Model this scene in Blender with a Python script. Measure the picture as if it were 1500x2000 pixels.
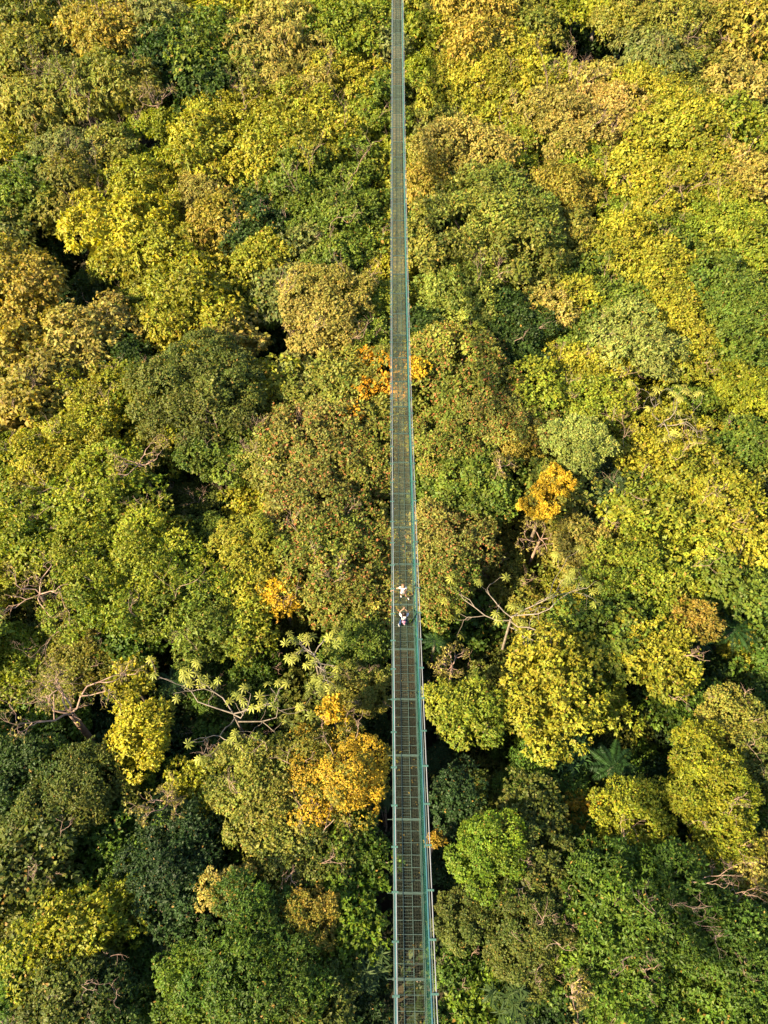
import bpy, math, random
import numpy as np
from mathutils import Vector, Matrix

for o in list(bpy.data.objects):
    bpy.data.objects.remove(o)
S = bpy.context.scene
COL = S.collection
R = math.radians
rng = np.random.default_rng(11)
random.seed(5)

# ------------------------------------------------------------------ camera
CAM_H = 60.0
PITCH = 57.0           # degrees below the horizon
FPX = 1386.0           # focal length in pixels of the 1500 x 2000 photograph
YAW = 0.0075
cd = bpy.data.cameras.new("camera")
cam = bpy.data.objects.new("camera", cd)
COL.objects.link(cam)
cam.location = (-0.97, 0, CAM_H)
cam.rotation_euler = (R(90 - PITCH), 0, YAW)
cd.sensor_fit = 'VERTICAL'
cd.sensor_height = 24
cd.lens = 24 * FPX / 2000
cd.clip_start = 0.5
cd.clip_end = 5000
S.camera = cam

# ------------------------------------------------------------------ light
SUN_EL, SUN_AZ = 37.0, 240.0      # azimuth: 0 = +Y, clockwise; 270 = from -X
w = bpy.data.worlds.new("World")
S.world = w
w.use_nodes = True
nt = w.node_tree
nt.nodes.clear()
sky = nt.nodes.new("ShaderNodeTexSky")
sky.sky_type = 'NISHITA'
sky.sun_disc = False
sky.sun_elevation = R(SUN_EL)
sky.sun_rotation = R(SUN_AZ)
bg = nt.nodes.new("ShaderNodeBackground")
bg.inputs[1].default_value = 0.08
wo = nt.nodes.new("ShaderNodeOutputWorld")
nt.links.new(sky.outputs[0], bg.inputs[0])
nt.links.new(bg.outputs[0], wo.inputs[0])
sl = bpy.data.lights.new("sun", 'SUN')
sl.energy = 5.0
sl.angle = R(0.5)
sl.color = (1.0, 0.83, 0.53)
so = bpy.data.objects.new("sun", sl)
COL.objects.link(so)
sd = Vector((math.sin(R(SUN_AZ)) * math.cos(R(SUN_EL)), math.cos(R(SUN_AZ)) * math.cos(R(SUN_EL)), math.sin(R(SUN_EL))))
so.rotation_euler = sd.to_track_quat('Z', 'Y').to_euler()
so.location = sd * 200
S.view_settings.view_transform = 'Standard'
S.view_settings.look = 'None'
S.view_settings.exposure = 2.15
S.view_settings.gamma = 1
S.cycles.max_bounces = 5
S.cycles.diffuse_bounces = 3
S.cycles.glossy_bounces = 2
S.cycles.transmission_bounces = 3
S.cycles.transparent_max_bounces = 16

# ------------------------------------------------------------------ helpers
def lin(c):
    c = np.asarray(c, float) / 255.0
    return np.where(c <= 0.04045, c / 12.92, ((c + 0.055) / 1.055) ** 2.4)

def tag(o, label=None, cat=None, group=None, kind=None):
    if label: o["label"] = label
    if cat: o["category"] = cat
    if group: o["group"] = group
    if kind: o["kind"] = kind
    return o

def link_mesh(name, me, mat, parent=None):
    o = bpy.data.objects.new(name, me)
    COL.objects.link(o)
    if mat: me.materials.append(mat)
    if parent: o.parent = parent
    return o

def empty(name, loc, rz=0.0):
    o = bpy.data.objects.new(name, None)
    o.empty_display_size = 0.3
    o.location = loc
    o.rotation_euler = (0, 0, rz)
    COL.objects.link(o)
    return o

def quads_mesh(name, V, colour=None):
    """V (n,4,3): one mesh of n loose quads, with a colour per face"""
    n = len(V)
    me = bpy.data.meshes.new(name)
    me.vertices.add(n * 4)
    me.vertices.foreach_set("co", np.ascontiguousarray(V, np.float32).ravel())
    me.loops.add(n * 4)
    me.loops.foreach_set("vertex_index", np.arange(n * 4, dtype=np.int32))
    me.polygons.add(n)
    me.polygons.foreach_set("loop_start", np.arange(0, n * 4, 4, dtype=np.int32))
    me.update(calc_edges=True)
    if colour is not None:
        a = me.attributes.new("leaf_colour", 'FLOAT_COLOR', 'FACE')
        c = np.ones((n, 4), np.float32)
        c[:, :3] = colour
        a.data.foreach_set("color", c.ravel())
    return me

class MB:
    """collects boxes, tubes and sheets; build() links them as one mesh object"""
    def __init__(self):
        self.v, self.f = [], []
    def add(self, v, f):
        k = len(self.v)
        self.v += [tuple(p) for p in v]
        self.f += [tuple(i + k for i in q) for q in f]
    def box(self, c, sx, sy, sz, slope=0.0):
        x, y, z = c
        v = [(x + a * sx / 2, y + b * sy / 2, z + d * sz / 2 + b * sy / 2 * slope) for d in (-1, 1) for a, b in ((-1, -1), (1, -1), (1, 1), (-1, 1))]
        self.add(v, [(3, 2, 1, 0), (4, 5, 6, 7), (0, 1, 5, 4), (1, 2, 6, 5), (2, 3, 7, 6), (3, 0, 4, 7)])
    def tube(self, pts, rad, n=6, cap=True):
        P = np.asarray(pts, float)
        m = len(P)
        r = np.broadcast_to(np.asarray(rad, float), (m,))
        T = np.gradient(P, axis=0)
        T /= np.linalg.norm(T, axis=1)[:, None] + 1e-9
        ref = np.array([0.31, 0.87, 0.2]) if abs(T[0, 2]) > 0.8 else np.array([0.05, 0.1, 1.0])
        U = np.cross(T, ref)
        U /= np.linalg.norm(U, axis=1)[:, None] + 1e-9
        W = np.cross(T, U)
        a = np.arange(n) * 2 * math.pi / n
        V = P[:, None] + r[:, None, None] * (np.cos(a)[None, :, None] * U[:, None] + np.sin(a)[None, :, None] * W[:, None])
        f = []
        for i in range(m - 1):
            for j in range(n):
                k = (j + 1) % n
                f.append((i * n + j, i * n + k, (i + 1) * n + k, (i + 1) * n + j))
        if cap:
            f.append(tuple(range(n - 1, -1, -1)))
            f.append(tuple((m - 1) * n + j for j in range(n)))
        self.add(V.reshape(-1, 3), f)
    def build(self, name, mat, parent=None, smooth=False):
        me = bpy.data.meshes.new(name)
        me.from_pydata(self.v, [], self.f)
        if smooth:
            me.polygons.foreach_set("use_smooth", [True] * len(me.polygons))
        me.update()
        return link_mesh(name, me, mat, parent)

def unit(a):
    return a / (np.linalg.norm(a, axis=-1, keepdims=True) + 1e-9)

def leaf_quads(base, axis, up, L, asp, droop):
    """diamond leaves: base (n,3), axis (n,3), up hint (n,3), length (n,)"""
    side = unit(np.cross(axis, up))
    nrm = np.cross(side, axis)
    L = L[:, None]
    mid = base + axis * L * 0.45 + nrm * L * 0.05
    tip = base + axis * L - np.array([0, 0, 1.0]) * L * droop
    wv = side * L * asp * 0.5
    return np.stack([base, mid + wv, tip, mid - wv], 1)

def rand_dir(n):
    return unit(rng.normal(size=(n, 3)))

# ------------------------------------------------------------------ materials
def new_mat(name):
    m = bpy.data.materials.new(name)
    m.use_nodes = True
    t = m.node_tree
    t.nodes.clear()
    out = t.nodes.new("ShaderNodeOutputMaterial")
    return m, t, out

def leaf_mat():
    m, t, out = new_mat("leaf")
    at = t.nodes.new("ShaderNodeAttribute"); at.attribute_name = "leaf_colour"
    p = t.nodes.new("ShaderNodeBsdfPrincipled")
    p.inputs["Roughness"].default_value = 0.55
    p.inputs["Specular IOR Level"].default_value = 0.22
    tr = t.nodes.new("ShaderNodeBsdfTranslucent")
    mx = t.nodes.new("ShaderNodeMixShader"); mx.inputs[0].default_value = 0.34
    hs = t.nodes.new("ShaderNodeHueSaturation"); hs.inputs["Saturation"].default_value = 1.1; hs.inputs["Value"].default_value = 1.35
    L = t.links.new
    L(at.outputs["Color"], p.inputs["Base Color"])
    L(at.outputs["Color"], hs.inputs["Color"])
    L(hs.outputs[0], tr.inputs["Color"])
    L(p.outputs[0], mx.inputs[1]); L(tr.outputs[0], mx.inputs[2])
    L(mx.outputs[0], out.inputs[0])
    return m

def noisy_mat(name, c1, c2, scale=4.0, rough=0.7, metal=0.0, spec=0.4, bump=0.0, detail=6.0, lo=0.35, hi=0.65):
    m, t, out = new_mat(name)
    p = t.nodes.new("ShaderNodeBsdfPrincipled")
    p.inputs["Roughness"].default_value = rough
    p.inputs["Metallic"].default_value = metal
    p.inputs["Specular IOR Level"].default_value = spec
    tc = t.nodes.new("ShaderNodeTexCoord")
    nz = t.nodes.new("ShaderNodeTexNoise")
    nz.inputs["Scale"].default_value = scale; nz.inputs["Detail"].default_value = detail
    cr = t.nodes.new("ShaderNodeValToRGB")
    cr.color_ramp.elements[0].position = lo; cr.color_ramp.elements[1].position = hi
    cr.color_ramp.elements[0].color = (*c1, 1); cr.color_ramp.elements[1].color = (*c2, 1)
    L = t.links.new
    L(tc.outputs["Object"], nz.inputs["Vector"]); L(nz.outputs["Fac"], cr.inputs[0])
    L(cr.outputs[0], p.inputs["Base Color"])
    if bump:
        b = t.nodes.new("ShaderNodeBump"); b.inputs["Strength"].default_value = bump; b.inputs["Distance"].default_value = 0.05
        L(nz.outputs["Fac"], b.inputs["Height"]); L(b.outputs[0], p.inputs["Normal"])
    L(p.outputs[0], out.inputs[0])
    return m

LEAF = leaf_mat()
BARK = noisy_mat("bark", (0.055, 0.04, 0.028), (0.17, 0.125, 0.09), 3.0, 0.9, bump=0.5)
PALE_BARK = noisy_mat("pale_bark", (0.11, 0.09, 0.068), (0.23, 0.185, 0.145), 2.0, 0.85, bump=0.3)
PINK_BARK = noisy_mat("dead_bark", (0.15, 0.09, 0.065), (0.30, 0.20, 0.145), 2.0, 0.9, bump=0.3)
SOIL = noisy_mat("forest_floor", (0.012, 0.012, 0.008), (0.04, 0.032, 0.018), 0.6, 0.95, spec=0.1, bump=0.6)

# ------------------------------------------------------------------ bridge line and canopy level
def zc(Y):                                     # height of the main cables
    Y = np.asarray(Y, float)
    return CAM_H - 31.485 - 0.2794 * Y + 0.0017426 * Y * Y
def canopy(X, Y):                              # rough height of the crown tops
    gap = 12.0 - 0.075 * np.clip(Y, -10, 110)
    t = np.clip(Y, -10, 120)
    return zc(t) - 1.3 - gap + 0.035 * np.clip(np.asarray(X) - 20, 0, 60) + 0.6 * np.sin(np.asarray(X) * 0.11 + 1.3) * np.cos(t * 0.09)
def ground_z(X, Y):
    return canopy(X, Y) - 15.5 + 0.8 * np.sin(np.asarray(X) * 0.2) * np.sin(np.asarray(Y) * 0.17 + 1)

CP, SP = math.cos(R(PITCH)), math.sin(R(PITCH))
def ray(px, py):
    a = (px - 750) / FPX
    b = (1000 - py) / FPX
    d = np.array([a, CP + b * SP, -SP + b * CP])
    c, s = math.cos(YAW), math.sin(YAW)
    return np.array([c * d[0] - s * d[1], s * d[0] + c * d[1], d[2]])
def at(px, py, dz=0.0):
    """where the sight line of a place in the photo meets the canopy (dz metres above its mean level)"""
    d = ray(px, py)
    o = np.array(cam.location)
    lo, hi = 5.0, 260.0
    for _ in range(50):
        t = (lo + hi) / 2
        p = o + d * t
        if p[2] > canopy(p[0], p[1]) + dz: lo = t
        else: hi = t
    return o + d * lo, lo

# ------------------------------------------------------------------ footbridge
def tinted_mat(name, c, rough, metal, vary=0.25, noise=0.2, spec=0.5):
    """paint or steel with wear, and a slightly different tone on each piece"""
    m, t, out = new_mat(name)
    p = t.nodes.new("ShaderNodeBsdfPrincipled")
    p.inputs["Roughness"].default_value = rough; p.inputs["Metallic"].default_value = metal
    p.inputs["Specular IOR Level"].default_value = spec
    oi = t.nodes.new("ShaderNodeObjectInfo")
    tc = t.nodes.new("ShaderNodeTexCoord")
    nz = t.nodes.new("ShaderNodeTexNoise"); nz.inputs["Scale"].default_value = 2.2; nz.inputs["Detail"].default_value = 5
    a = t.nodes.new("ShaderNodeMapRange"); a.inputs[3].default_value = 1 - vary; a.inputs[4].default_value = 1 + vary
    b = t.nodes.new("ShaderNodeMapRange"); b.inputs[1].default_value = 0.3; b.inputs[2].default_value = 0.7
    b.inputs[3].default_value = 1 - noise; b.inputs[4].default_value = 1 + noise
    mu = t.nodes.new("ShaderNodeMath"); mu.operation = 'MULTIPLY'
    hs = t.nodes.new("ShaderNodeHueSaturation"); hs.inputs["Color"].default_value = (*c, 1)
    L = t.links.new
    L(oi.outputs["Random"], a.inputs[0]); L(tc.outputs["Object"], nz.inputs["Vector"]); L(nz.outputs["Fac"], b.inputs[0])
    L(a.outputs[0], mu.inputs[0]); L(b.outputs[0], mu.inputs[1]); L(mu.outputs[0], hs.inputs["Value"])
    L(hs.outputs[0], p.inputs["Base Color"]); L(p.outputs[0], out.inputs[0])
    return m
def two_tone(m, c1, c2):
    t = m.node_tree
    hs = next(n for n in t.nodes if n.type == 'HUE_SAT'); oi = next(n for n in t.nodes if n.type == 'OBJECT_INFO')
    cr = t.nodes.new("ShaderNodeValToRGB")
    cr.color_ramp.elements[0].color = (*c1, 1); cr.color_ramp.elements[1].color = (*c2, 1)
    mu = t.nodes.new("ShaderNodeMath"); mu.operation = 'MULTIPLY'; mu.inputs[1].default_value = 7.31
    fr = t.nodes.new("ShaderNodeMath"); fr.operation = 'FRACT'
    t.links.new(oi.outputs["Random"], mu.inputs[0]); t.links.new(mu.outputs[0], fr.inputs[0]); t.links.new(fr.outputs[0], cr.inputs[0]); t.links.new(cr.outputs[0], hs.inputs["Color"])
GRATE = tinted_mat("steel_grating", (0.24, 0.215, 0.16), 0.6, 0.0, 0.3, 0.25)
two_tone(GRATE, (0.155, 0.14, 0.092), (0.082, 0.105, 0.075))
FRAME = tinted_mat("frame_paint", (0.050, 0.078, 0.056), 0.55, 0.0, 0.1, 0.2)
TEAL = tinted_mat("teal_paint", (0.032, 0.085, 0.066), 0.5, 0.0, 0.15, 0.25)
NETM = tinted_mat("net_wire", (0.005, 0.075, 0.056), 0.6, 0.0, 0.05, 0.25)
BLUE = tinted_mat("rail_paint", (0.028, 0.085, 0.105), 0.35, 0.0, 0.05, 0.2)
CABLE = tinted_mat("pale_cable", (0.24, 0.24, 0.235), 0.4, 0.2, 0.05, 0.15)
CABLE2 = tinted_mat("grey_cable", (0.08, 0.10, 0.088), 0.5, 0.1, 0.05, 0.2)

Y0, Y1 = -9.2, 137.8
SAG_REF = 1.3                                   # cables stand this far above the deck
def lean(Y): return 0.18 * np.clip(1 - np.asarray(Y, float) / 40, 0, 1.15)   # the near end hangs a little askew
def zd(Y): return zc(Y) - SAG_REF
bridge = empty("suspension_bridge", (0, 60, float(zd(60))))
tag(bridge, "long narrow suspension footbridge with mesh deck and teal net sides crossing the forest", "bridge")
BO = np.array([0, 60, float(zd(60))])
HW = 0.575
step = 3.0
nb = int((Y1 - Y0) / step)
for i in range(nb):
    ya, yb = Y0 + i * step, Y0 + (i + 1) * step
    yc = (ya + yb) / 2
    o = np.array([0, yc, float(zd(yc))])
    mb = MB(); mg = MB()
    sl_ = float((zd(yb) - zd(ya)) / step)
    def zz(y): return float(zd(y)) - o[2]
    n = 56
    for k in range(n):
        y = ya + 0.06 + (k + 0.5) * (step - 0.12) / n
        mg.box((0, y - yc, zz(y)), 2 * HW - 0.02, 0.0025, 0.024 + random.uniform(-0.002, 0.002), 0)
    for x in np.linspace(-HW + 0.06, HW - 0.06, 11):
        mg.box((x, 0, zz(yc) - 0.004), 0.0022, step - 0.1, 0.010, sl_)
    for x in (-HW, -HW / 3, HW / 3, HW):
        mb.box((x, 0, 0.022), 0.030, step - 0.004, 0.03, sl_)
    for k in range(1, 6):
        y = ya + k * 0.5
        mb.box((0, y - yc, zz(y) + 0.019), 2 * HW, 0.026, 0.03, sl_)
    for k in range(6):
        for q in (1, 2, 3):
            y = ya + k * 0.5 + q * 0.125
            mb.box((0, y - yc, zz(y) + 0.016), 2 * HW / 3, 0.010, 0.02, sl_)
    pn = mb.build("deck_panel", FRAME, bridge); pn.location = o - BO
    gr = mg.build("grating", GRATE, pn)
    bm = MB()
    bm.box((0, 0, -0.035), 2 * HW + 0.12, 0.10, 0.11, sl_)
    bm.tube([(-0.86, 0, -0.05), (0.86, 0, -0.05)], 0.013, 6)
    cb = bm.build("cross_beam", FRAME, bridge); cb.location = np.array([0, ya, float(zd(ya)) + 0.028]) - BO
    for sgn in (-1, 1):
        hm = MB()
        p0 = np.array([sgn * (HW + 0.03), ya, float(zd(ya))]); p1 = np.array([sgn * 0.71 + float(lean(ya)), ya, float(zc(ya))])
        hm.tube([(0, 0, 0), p1 - p0], 0.013, 6)
        h = hm.build("hanger", TEAL, bridge); h.location = p0 - BO
ys = np.linspace(Y0, Y1, 100)
def line(x, hgt):
    return np.stack([x + lean(ys) * hgt / SAG_REF, ys, zd(ys) + hgt], 1) - BO
for sgn in (-1, 1):
    for x, r_, m in ((0.665, 0.021, CABLE if sgn < 0 else CABLE2), (0.765, 0.021, CABLE2 if sgn < 0 else CABLE)):
        mb = MB(); mb.tube(line(sgn * x, SAG_REF), r_, 8); mb.build("main_cable", m, bridge, True)
    mb = MB(); mb.tube(line(sgn * 0.645, 0.98), 0.034, 8); mb.build("handrail", BLUE, bridge, True)
    mb = MB(); mb.tube(line(sgn * 0.585, 0.30), 0.014, 6); mb.build("lower_rail", FRAME, bridge, True)
    mb = MB()                                     # the net: crossing wires from deck edge to handrail
    for y in np.arange(Y0, Y1, 0.075):
        a = np.array([sgn * (HW + 0.012), y, float(zd(y)) + 0.03]) - BO
        b = np.array([sgn * 0.635 + float(lean(y)) * 0.75, y + 0.5, float(zd(y + 0.5)) + 0.97]) - BO
        c = np.array([sgn * (HW + 0.012), y + 0.5, float(zd(y + 0.5)) + 0.03]) - BO
        d = np.array([sgn * 0.635 + float(lean(y)) * 0.75, y, float(zd(y)) + 0.97]) - BO
        mb.tube([a, b], 0.0042, 3, False); mb.tube([c, d], 0.0042, 3, False)
    mb.build("side_net", NETM, bridge)
cl = MB()
cl.box((0, 0, 0), 0.27, 0.075, 0.05); cl.box((0, 0, -0.034), 0.2, 0.05, 0.018)
cme = None
far_clamps = MB()
cy = np.arange(-7.6, 136, 1.72)
for k, y in enumerate(cy):
    for sgn in (-1, 1):
        p = np.array([sgn * 0.715 + float(lean(y)), y + (0.08 if sgn > 0 else 0), float(zc(y))]) - BO
        if k < 4 or k >= 54:
            far_clamps.box(p, 0.27, 0.075, 0.05)
        elif cme is None:
            c0 = cl.build("cable_clamp", TEAL, bridge); cme = c0.data; c0.location = p
        else:
            c1 = c0.copy(); COL.objects.link(c1); c1.parent = bridge; c1.location = p
o = far_clamps.build("cable_clamps_beyond", TEAL, bridge); o["kind"] = "stuff"

lv = []
n = 420
yy = rng.uniform(Y0, 100, n); xx = np.sign(rng.normal(size=n)) * HW * rng.uniform(0, 1, n) ** 0.6
a = rng.uniform(0, 6.28, n)
fl_ = leaf_quads(np.stack([xx, yy, zd(yy) + 0.045], 1), np.stack([np.cos(a), np.sin(a), np.zeros(n)], 1), np.tile([0, 0, 1.0], (n, 1)) + rng.normal(size=(n, 3)) * 0.15, rng.uniform(0.05, 0.11, n), 0.6, 0.0)
fo = link_mesh("fallen_leaves", quads_mesh("fallen_leaves", fl_, lin((150, 128, 62)) * 0.4 * np.exp(rng.normal(size=(n, 1)) * 0.4)), LEAF)
tag(fo, "dry fallen leaves scattered over the mesh deck of the bridge", "leaves", kind="stuff")

# ------------------------------------------------------------------ the two walkers
def skinmesh(name, joints, edges, mat, parent, root=0, sub=2):
    me = bpy.data.meshes.new(name)
    me.from_pydata([j[0] for j in joints], edges, [])
    o = bpy.data.objects.new(name, me); COL.objects.link(o)
    o.modifiers.new("s", 'SKIN')
    sk = me.skin_vertices[0].data if me.skin_vertices else None
    if sk is None:
        raise RuntimeError("no skin layer")
    for i, j in enumerate(joints):
        rr_ = j[1] if isinstance(j[1], tuple) else (j[1], j[1])
        sk[i].radius = rr_
        sk[i].use_root = (i == root)
    md = o.modifiers.new("d", 'SUBSURF'); md.levels = sub; md.render_levels = sub
    bpy.context.view_layer.update()
    dg = bpy.context.evaluated_depsgraph_get()
    nm = bpy.data.meshes.new_from_object(o.evaluated_get(dg))
    bpy.data.objects.remove(o)
    nm.name = name
    nm.materials.clear(); nm.materials.append(mat)
    nm.polygons.foreach_set("use_smooth", [True] * len(nm.polygons))
    q = bpy.data.objects.new(name, nm); COL.objects.link(q); q.parent = parent
    return q

def plain(name, c, rough=0.8):
    return noisy_mat(name, tuple(np.array(c) * 0.85), tuple(np.minimum(np.array(c) * 1.1, 0.9)), 14, rough, spec=0.25)
SKIN = plain("skin", (0.27, 0.15, 0.095), 0.55)
WHITE = plain("white_cloth", (0.50, 0.48, 0.46))
HAIR_L = plain("light_brown_hair", (0.15, 0.085, 0.042), 0.5)
HAIR_D = plain("dark_brown_hair", (0.018, 0.009, 0.006), 0.5)
JEAN = plain("denim", (0.022, 0.05, 0.13))
PINK = plain("pink_cloth", (0.36, 0.14, 0.21))
NAVY = plain("navy_cloth", (0.012, 0.01, 0.035))
BLACK = plain("black_plastic", (0.02, 0.02, 0.022), 0.3)
GREY = plain("grey_glass", (0.12, 0.13, 0.15), 0.2)

def hand_chain(J, E, wrist, direc, palm_n, curl):
    """palm and five fingers growing from the wrist joint"""
    direc = unit(np.asarray(direc, float)); palm_n = unit(np.asarray(palm_n, float)); side = np.cross(direc, palm_n)
    w = np.asarray(J[wrist][0])
    J.append((tuple(w + direc * 0.05), (0.036, 0.02))); p = len(J) - 1; E.append((wrist, p))
    for k, (s, ln) in enumerate(((-0.030, 0.062), (-0.010, 0.075), (0.010, 0.080), (0.029, 0.070))):
        b = w + direc * 0.088 + side * s
        m = b + direc * ln * 0.55 + palm_n * curl * ln * 0.35
        e = m + direc * ln * (0.5 - 0.35 * curl) + palm_n * curl * ln * 0.55
        i = len(J)
        J += [(tuple(b), 0.010), (tuple(m), 0.0088), (tuple(e), 0.007)]
        E += [(p, i), (i, i + 1), (i + 1, i + 2)]
    i = len(J)
    b = w + direc * 0.035 - side * 0.042 + palm_n * 0.008
    J += [(tuple(b), 0.011), (tuple(b + direc * 0.035 - side * 0.018 + palm_n * 0.02), 0.0085)]
    E += [(p, i), (i, i + 1)]

def make_person(loc, rz, label, P, skin, hands):
    """P: joint positions in the walker's own frame (x right, y ahead, z up)"""
    root = empty("person", loc, rz)
    tag(root, label, "person")
    order = [('pelvis', (0.125, 0.095)), ('belly', (0.115, 0.085)), ('chest', (0.135, 0.095)), ('collar', (0.075, 0.06)), ('neck', (0.05, 0.05)),
             ('jaw', (0.062, 0.07)), ('head', (0.078, 0.092)), ('crown', (0.055, 0.066)),
             ('shoulder_l', 0.055), ('elbow_l', 0.038), ('wrist_l', 0.026), ('shoulder_r', 0.055), ('elbow_r', 0.038), ('wrist_r', 0.026),
             ('hip_l', 0.085), ('knee_l', 0.056), ('ankle_l', 0.036), ('toe_l', 0.03), ('hip_r', 0.085), ('knee_r', 0.056), ('ankle_r', 0.036), ('toe_r', 0.03)]
    idx = {n: i for i, (n, _) in enumerate(order)}
    J = [(tuple(P[n]), r) for n, r in order]
    ed = [('pelvis', 'belly'), ('belly', 'chest'), ('chest', 'collar'), ('collar', 'neck'), ('neck', 'jaw'), ('jaw', 'head'), ('head', 'crown'),
          ('collar', 'shoulder_l'), ('shoulder_l', 'elbow_l'), ('elbow_l', 'wrist_l'), ('collar', 'shoulder_r'), ('shoulder_r', 'elbow_r'), ('elbow_r', 'wrist_r'),
          ('pelvis', 'hip_l'), ('hip_l', 'knee_l'), ('knee_l', 'ankle_l'), ('ankle_l', 'toe_l'), ('pelvis', 'hip_r'), ('hip_r', 'knee_r'), ('knee_r', 'ankle_r'), ('ankle_r', 'toe_r')]
    E = [(idx[a], idx[b]) for a, b in ed]
    h = np.asarray(P['head'])
    k = len(J)                                      # nose and ears
    J += [(tuple(h + np.array([0, 0.102, -0.025])), 0.012), (tuple(h + np.array([-0.084, 0.0, -0.02])), (0.008, 0.022)), (tuple(h + np.array([0.084, 0.0, -0.02])), (0.008, 0.022))]
    E += [(idx['head'], k), (idx['head'], k + 1), (idx['head'], k + 2)]
    for wn, dr, pn, cu in hands:
        hand_chain(J, E, idx[wn], dr, pn, cu)
    body = skinmesh("body", J, E, skin, root)
    mb = MB()                                       # eyes and mouth join the body mesh
    for x in (-0.032, 0.032):
        mb.box(h + np.array([x, 0.089, 0.005]), 0.022, 0.012, 0.010)
    mb.box(h + np.array([0, 0.083, -0.068]), 0.042, 0.012, 0.009)
    f = mb.build("face", BLACK)
    bmv = np.array([v.co[:] for v in body.data.vertices]); 
    me = bpy.data.meshes.new("body")
    faces = [tuple(p.vertices) for p in body.data.polygons]
    nv = len(bmv)
    faces2 = [tuple(i + nv for i in p.vertices) for p in f.data.polygons]
    me.from_pydata(list(map(tuple, bmv)) + [tuple(v.co) for v in f.data.vertices], [], faces + faces2)
    me.materials.append(skin); me.materials.append(BLACK)
    me.polygons.foreach_set("material_index", [0] * len(faces) + [1] * len(faces2))
    me.polygons.foreach_set("use_smooth", [True] * len(faces) + [False] * len(faces2))
    body.data = me
    bpy.data.objects.remove(f)
    return root

def hair(P, mat, root, bun=False, long=False):
    h = np.asarray(P['head'])
    J = [(tuple(h + np.array([0, -0.02, 0.07])), (0.125, 0.125)), (tuple(h + np.array([0, -0.055, 0.02])), (0.118, 0.09)), (tuple(h + np.array([0, -0.075, -0.06])), (0.075, 0.045))]
    E = [(0, 1), (1, 2)]
    if bun:
        J.append((tuple(h + np.array([0, -0.15, 0.06])), 0.07)); E.append((0, 3))
    if long:
        for s in (-1, 1):
            k = len(J)
            J += [(tuple(h + np.array([s * 0.078, -0.02, 0.02])), 0.03), (tuple(h + np.array([s * 0.088, 0.0, -0.10])), 0.036), (tuple(h + np.array([s * 0.10, 0.035, -0.22])), 0.03)]
            E += [(0, k), (k, k + 1), (k + 1, k + 2)]
    o = skinmesh("hair", J, E, mat, root)
    v, f = [], []                                   # the cap of hair over the skull
    nu, nv = 20, 12
    for i in range(nv + 1):
        for j in range(nu):
            t, a = math.pi * i / nv, 2 * math.pi * j / nu
            v.append((0.108 * math.sin(t) * math.cos(a), 0.125 * math.sin(t) * math.sin(a), 0.125 * math.cos(t)))
    for i in range(nv):
        for j in range(nu):
            k = (j + 1) % nu
            q = (i * nu + j, (i + 1) * nu + j, (i + 1) * nu + k, i * nu + k)
            cx, cy, cz = np.mean([v[n] for n in q], axis=0)
            if cz - 0.5 * cy > 0.05 or (cy < 0.015 and cz > -0.11): f.append(q)
    v = [tuple(np.asarray(p) + h + np.array([0, -0.012, 0.015])) for p in v]
    base = [tuple(p.co) for p in o.data.vertices]; fb = [tuple(p.vertices) for p in o.data.polygons]
    me = bpy.data.meshes.new("hair")
    me.from_pydata(base + v, [], fb + [tuple(i + len(base) for i in q) for q in f])
    me.polygons.foreach_set("use_smooth", [True] * len(me.polygons)); me.materials.append(mat)
    o.data = me
    return o

def shoes(P, mat, root):
    for s in 'lr':
        a, t_ = np.asarray(P['ankle_' + s]), np.asarray(P['toe_' + s])
        d = t_ - a
        skinmesh("shoe", [(tuple(a - d * 0.25 + np.array([0, 0, -0.02])), (0.045, 0.042)), (tuple(a + d * 0.4 + np.array([0, 0, -0.012])), (0.047, 0.04)), (tuple(t_ + d * 0.15), (0.044, 0.034))], [(0, 1), (1, 2)], mat, root)

# the one facing the camera, hand on the rail
YA = 18.25
A = dict(pelvis=(0, 0, 0.93), belly=(0, 0, 1.05), chest=(0, 0.01, 1.22), collar=(0, 0.0, 1.37), neck=(0, 0.0, 1.43), jaw=(0, 0.03, 1.485), head=(0, 0.02, 1.55), crown=(0, 0.0, 1.62),
         shoulder_l=(-0.16, 0, 1.34), elbow_l=(-0.22, 0.02, 1.08), wrist_l=(-0.12, 0.16, 1.16),
         shoulder_r=(0.16, 0, 1.34), elbow_r=(0.38, 0.0, 1.22), wrist_r=(0.57, 0.06, 1.09),
         hip_l=(-0.09, 0, 0.88), knee_l=(-0.21, 0.10, 0.48), ankle_l=(-0.32, 0.0, 0.11), toe_l=(-0.36, 0.12, 0.055),
         hip_r=(0.09, 0, 0.88), knee_r=(0.08, 0.03, 0.48), ankle_r=(0.08, -0.16, 0.10), toe_r=(0.08, -0.04, 0.05))
pa = make_person((-0.03, YA, float(zd(YA)) + 0.035), math.pi, "person in a short white dress facing the camera, one hand on the rail",
                 A, SKIN, [('wrist_l', (0.5, 0.5, 0.3), (0.3, -0.3, -0.6), 0.5), ('wrist_r', (1, 0.15, -0.1), (0, 0, -1), 0.75)])
skinmesh("dress", [((0, 0, 0.66), (0.20, 0.165)), ((0, 0, 0.90), (0.165, 0.13)), ((0, 0, 1.06), (0.13, 0.105)), ((0, 0.01, 1.22), (0.152, 0.115)), ((0, 0, 1.355), (0.10, 0.08)),
                   ((-0.165, 0, 1.345), 0.07), ((-0.20, 0.01, 1.23), 0.062), ((0.165, 0, 1.345), 0.07), ((0.25, 0, 1.27), 0.06)],
         [(0, 1), (1, 2), (2, 3), (3, 4), (4, 5), (5, 6), (4, 7), (7, 8)], WHITE, pa, 2)
hair(A, HAIR_L, pa, long=True)
shoes(A, WHITE, pa)

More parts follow.
